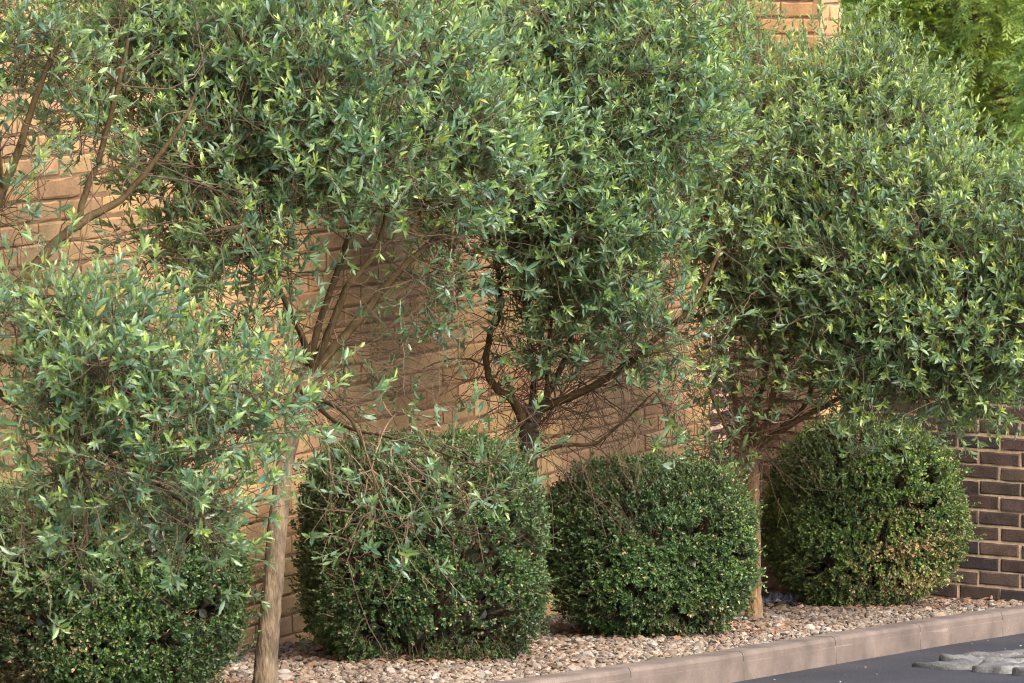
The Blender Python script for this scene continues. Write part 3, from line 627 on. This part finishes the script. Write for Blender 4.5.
# ------------------------------------------------------------------ grey flat stones set into the asphalt
mb = MB()
def slab(cx, cy, w, d_, h, yaw, col):
    k = 20; th = (np.arange(k)+0.5)/k*2*math.pi
    sq = 1/np.maximum(np.abs(np.cos(th)), np.abs(np.sin(th)))
    rr = np.minimum(sq, 1.34)*(1+rng.normal(0, 0.05, k))
    ex = np.cos(th)*rr*w; ey = np.sin(th)*rr*d_; ex = ex+0.25*rng.normal()*ey
    ca, sa = math.cos(yaw), math.sin(yaw); rings = []
    tx, ty = rng.normal(0, 0.035, 2)
    for f, z in ((1.02, -0.03), (1.0, h*0.6), (0.95, h*0.96), (0.6, h), (0.25, h)):
        x = cx+(ex*ca-ey*sa)*f; y = cy+(ex*sa+ey*ca)*f
        rings.append(np.stack([x, y, G(x, y)-0.1+z+(tx*ex+ty*ey)*f*(z > 0)+rng.normal(0, 0.0045, k)], -1))
    V = np.concatenate(rings); i = np.arange(4)[:, None]*k; j = np.arange(k)[None]; j2 = (j+1) % k
    mb.add(V, [np.stack([i+j, i+j2, i+k+j2, i+k+j], -1).reshape(-1, 4), (4*k+np.arange(k))[None]], col)
# laid in broken rows that run out from the kerb; the near edge is ragged
o0 = gp(917, 668, -0.1); o1 = gp(1040, 677, -0.1)
ex_ = unit((o1-o0)[:2]); ey_ = U; yaw = math.atan2(ex_[1], ex_[0]); pitch = 0.25
for row in range(8):
    x = rng.uniform(-0.05, 0.08)
    while x < 1.5:
        L = rng.uniform(0.15, 0.27); q = o0[:2]+ex_*(x+L/2)+ey_*(0.12+row*pitch+rng.normal(0, 0.015))
        slab(q[0], q[1], L/2-0.012, pitch/2-0.016, rng.uniform(0.014, 0.032), yaw+rng.normal(0, 0.08), np.array([0.115, 0.110, 0.100])*rng.uniform(0.6, 1.2)); x += L
tag(mb.build('stone_paving', M_SETT, None, True), kind='structure')

# ------------------------------------------------------------------ conifers beyond the wall
SP = []     # one flat spray: a midrib with side fingers
for i in range(9):
    t = i/8
    for s in (-1, 1):
        SP.append((0.0, t*0.9, s*(0.75-0.30*t), 0.30*(1-0.72*t)+0.05))
def conifer(px, d, radius, height, label, cols, n, seed):
    r = np.random.default_rng(seed)
    x = (px-512)/F*d; zg = float(G(x, d))-0.12
    t = thing('conifer_tree', (x, d, zg), label, 'conifer', 'conifers beyond the wall')
    mb = MB(); tube(mb, np.array([[x, d, zg-0.1], [x+0.03, d, zg+height*0.45], [x, d+0.02, zg+height*0.93]]), [0.10, 0.06, 0.02], 10, 0.06, (0.12, 0.08, 0.05)); mb.build('trunk', M_BARK, t, True)
    hz = r.uniform(0.01, 1, n); th = r.uniform(0, 2*math.pi, n)
    prof = np.clip(1-hz, 0, 1)**0.55*np.clip(0.78+hz*1.6, 0, 1)
    lump = 1+0.10*np.sin(th*5+hz*17+seed)+0.08*np.sin(th*9-hz*31)+0.06*np.sin(th*17+hz*53)
    rr = radius*prof*lump*np.sqrt(r.uniform(0.55, 1.0, n))
    o = np.stack([np.cos(th), np.sin(th), np.zeros(n)], -1)
    pos = np.array([x, d, zg])+o*rr[:, None]+np.array([0, 0, 1])*(hz*height)[:, None]
    lb = MB(); tubes3(lb, np.stack([np.full(240, x), np.full(240, d), pos[:240, 2]-0.25], -1), pos[:240], 0.025, 0.006, (0.12, 0.08, 0.05)); lb.build('branches', M_BARK, t)
    dirv = unit(o*0.75+np.array([0, 0, 0.10])+r.normal(0, 0.38, (n, 3))); nrm = unit(np.cross(np.cross(dirv, np.array([0, 0, 1.0])), dirv)+r.normal(0, 0.5, (n, 3)))
    side = unit(np.cross(dirv, nrm)); nrm = np.cross(side, dirv); size = r.uniform(0.16, 0.30, n)
    bm = r.random((n, 1)); base = cols[0]*(1-bm)+cols[1]*bm; base = base*r.normal(1, 0.15, (n, 1))
    leaves = MB()
    for (sx, ty, tx, ln) in SP:
        fd = unit(dirv*0.72+side*np.sign(tx)*0.7+r.normal(0, 0.10, (n, 3)))
        dr = -np.array([0, 0, 1.0])*(size*0.40*ty*ty)[:, None]
        p0 = pos+dirv*(size*ty)[:, None]+dr; p1 = p0+fd*(size*ln)[:, None]-np.array([0, 0, 1.0])*(size*ln*0.35)[:, None]
        w = unit(np.cross(fd, nrm))*(size*0.036)[:, None]; pm = p0*0.45+p1*0.55
        V = np.stack([p0, pm-w, p1, pm+w], 1); Q = np.arange(n*4).reshape(n, 4)
        leaves.add(V.reshape(-1, 3), [Q], np.repeat(np.clip((base*0.9+0.02)*(0.85+0.5*ty), 0.01, 0.7), 4, 0))
    leaves.build('crown', M_CONI, t); return t
conifer(950, 33.0, 1.75, 6.4, 'broad mid green conifer filling the view behind the brown wall', (np.array([0.15, 0.22, 0.05]), np.array([0.36, 0.42, 0.09])), 21000, 5)
conifer(840, 36.5, 1.15, 6.0, 'yellow green conifer beside the corner of the house', (np.array([0.24, 0.32, 0.03]), np.array([0.42, 0.46, 0.05])), 8000, 6)
conifer(1120, 30.0, 0.95, 6.2, 'dark green conifer at the right edge of the view', (np.array([0.12, 0.20, 0.05]), np.array([0.26, 0.33, 0.07])), 6500, 7)
conifer(1030, 37.0, 1.5, 7.0, 'golden yellow conifer glimpsed in the top right corner', (np.array([0.36, 0.38, 0.05]), np.array([0.55, 0.50, 0.08])), 8000, 8)
conifer(890, 44.0, 2.2, 7.5, 'tall yellow green conifer furthest back, between the others', (np.array([0.20, 0.27, 0.03]), np.array([0.36, 0.40, 0.06])), 9000, 9)

# ------------------------------------------------------------------ light, sky, camera
SUN_EL, SUN_AZ = 44.0, -52.0     # azimuth measured from +X towards +Y (degrees)
world = bpy.data.worlds.new('World'); scene.world = world; world.use_nodes = True
nt = world.node_tree; nt.nodes.clear()
sky = nt.nodes.new('ShaderNodeTexSky'); sky.sky_type = 'NISHITA'; sky.sun_disc = False
sky.sun_elevation = math.radians(SUN_EL); sky.sun_rotation = math.radians(90-SUN_AZ); sky.dust_density = 3.0; sky.ozone_density = 0.7
bg = nt.nodes.new('ShaderNodeBackground'); bg.inputs['Strength'].default_value = 0.15
wo = nt.nodes.new('ShaderNodeOutputWorld'); nt.links.new(sky.outputs[0], bg.inputs[0]); nt.links.new(bg.outputs[0], wo.inputs[0])
sl = bpy.data.lights.new('sun', 'SUN'); sl.energy = 1.2; sl.angle = math.radians(42); sl.color = (1.0, 0.95, 0.86)
so = bpy.data.objects.new('sun', sl); COL.objects.link(so)
from mathutils import Vector
e, a = math.radians(SUN_EL), math.radians(SUN_AZ)
so.rotation_euler = Vector((math.cos(e)*math.cos(a), math.cos(e)*math.sin(a), math.sin(e))).to_track_quat('Z', 'Y').to_euler()
so.location = (8, 10, 12)
cam = bpy.data.cameras.new('camera'); co = bpy.data.objects.new('camera', cam); COL.objects.link(co)
co.location = (0, 0, EYE); co.rotation_euler = (math.radians(90), 0, 0)
cam.sensor_width = 36; cam.lens = 36*F/1024; cam.shift_y = -(341.5-HORIZON)/1024.0
cam.clip_end = 500; cam.clip_start = 0.5
cam.dof.use_dof = True; cam.dof.focus_distance = 15.2; cam.dof.aperture_fstop = 13.0
scene.camera = co
scene.cycles.filter_width = 1.05
vs = scene.view_settings; vs.view_transform = 'Standard'; vs.look = 'None'; vs.gamma = 1.0; vs.exposure = 2.16; vs.use_curve_mapping = False
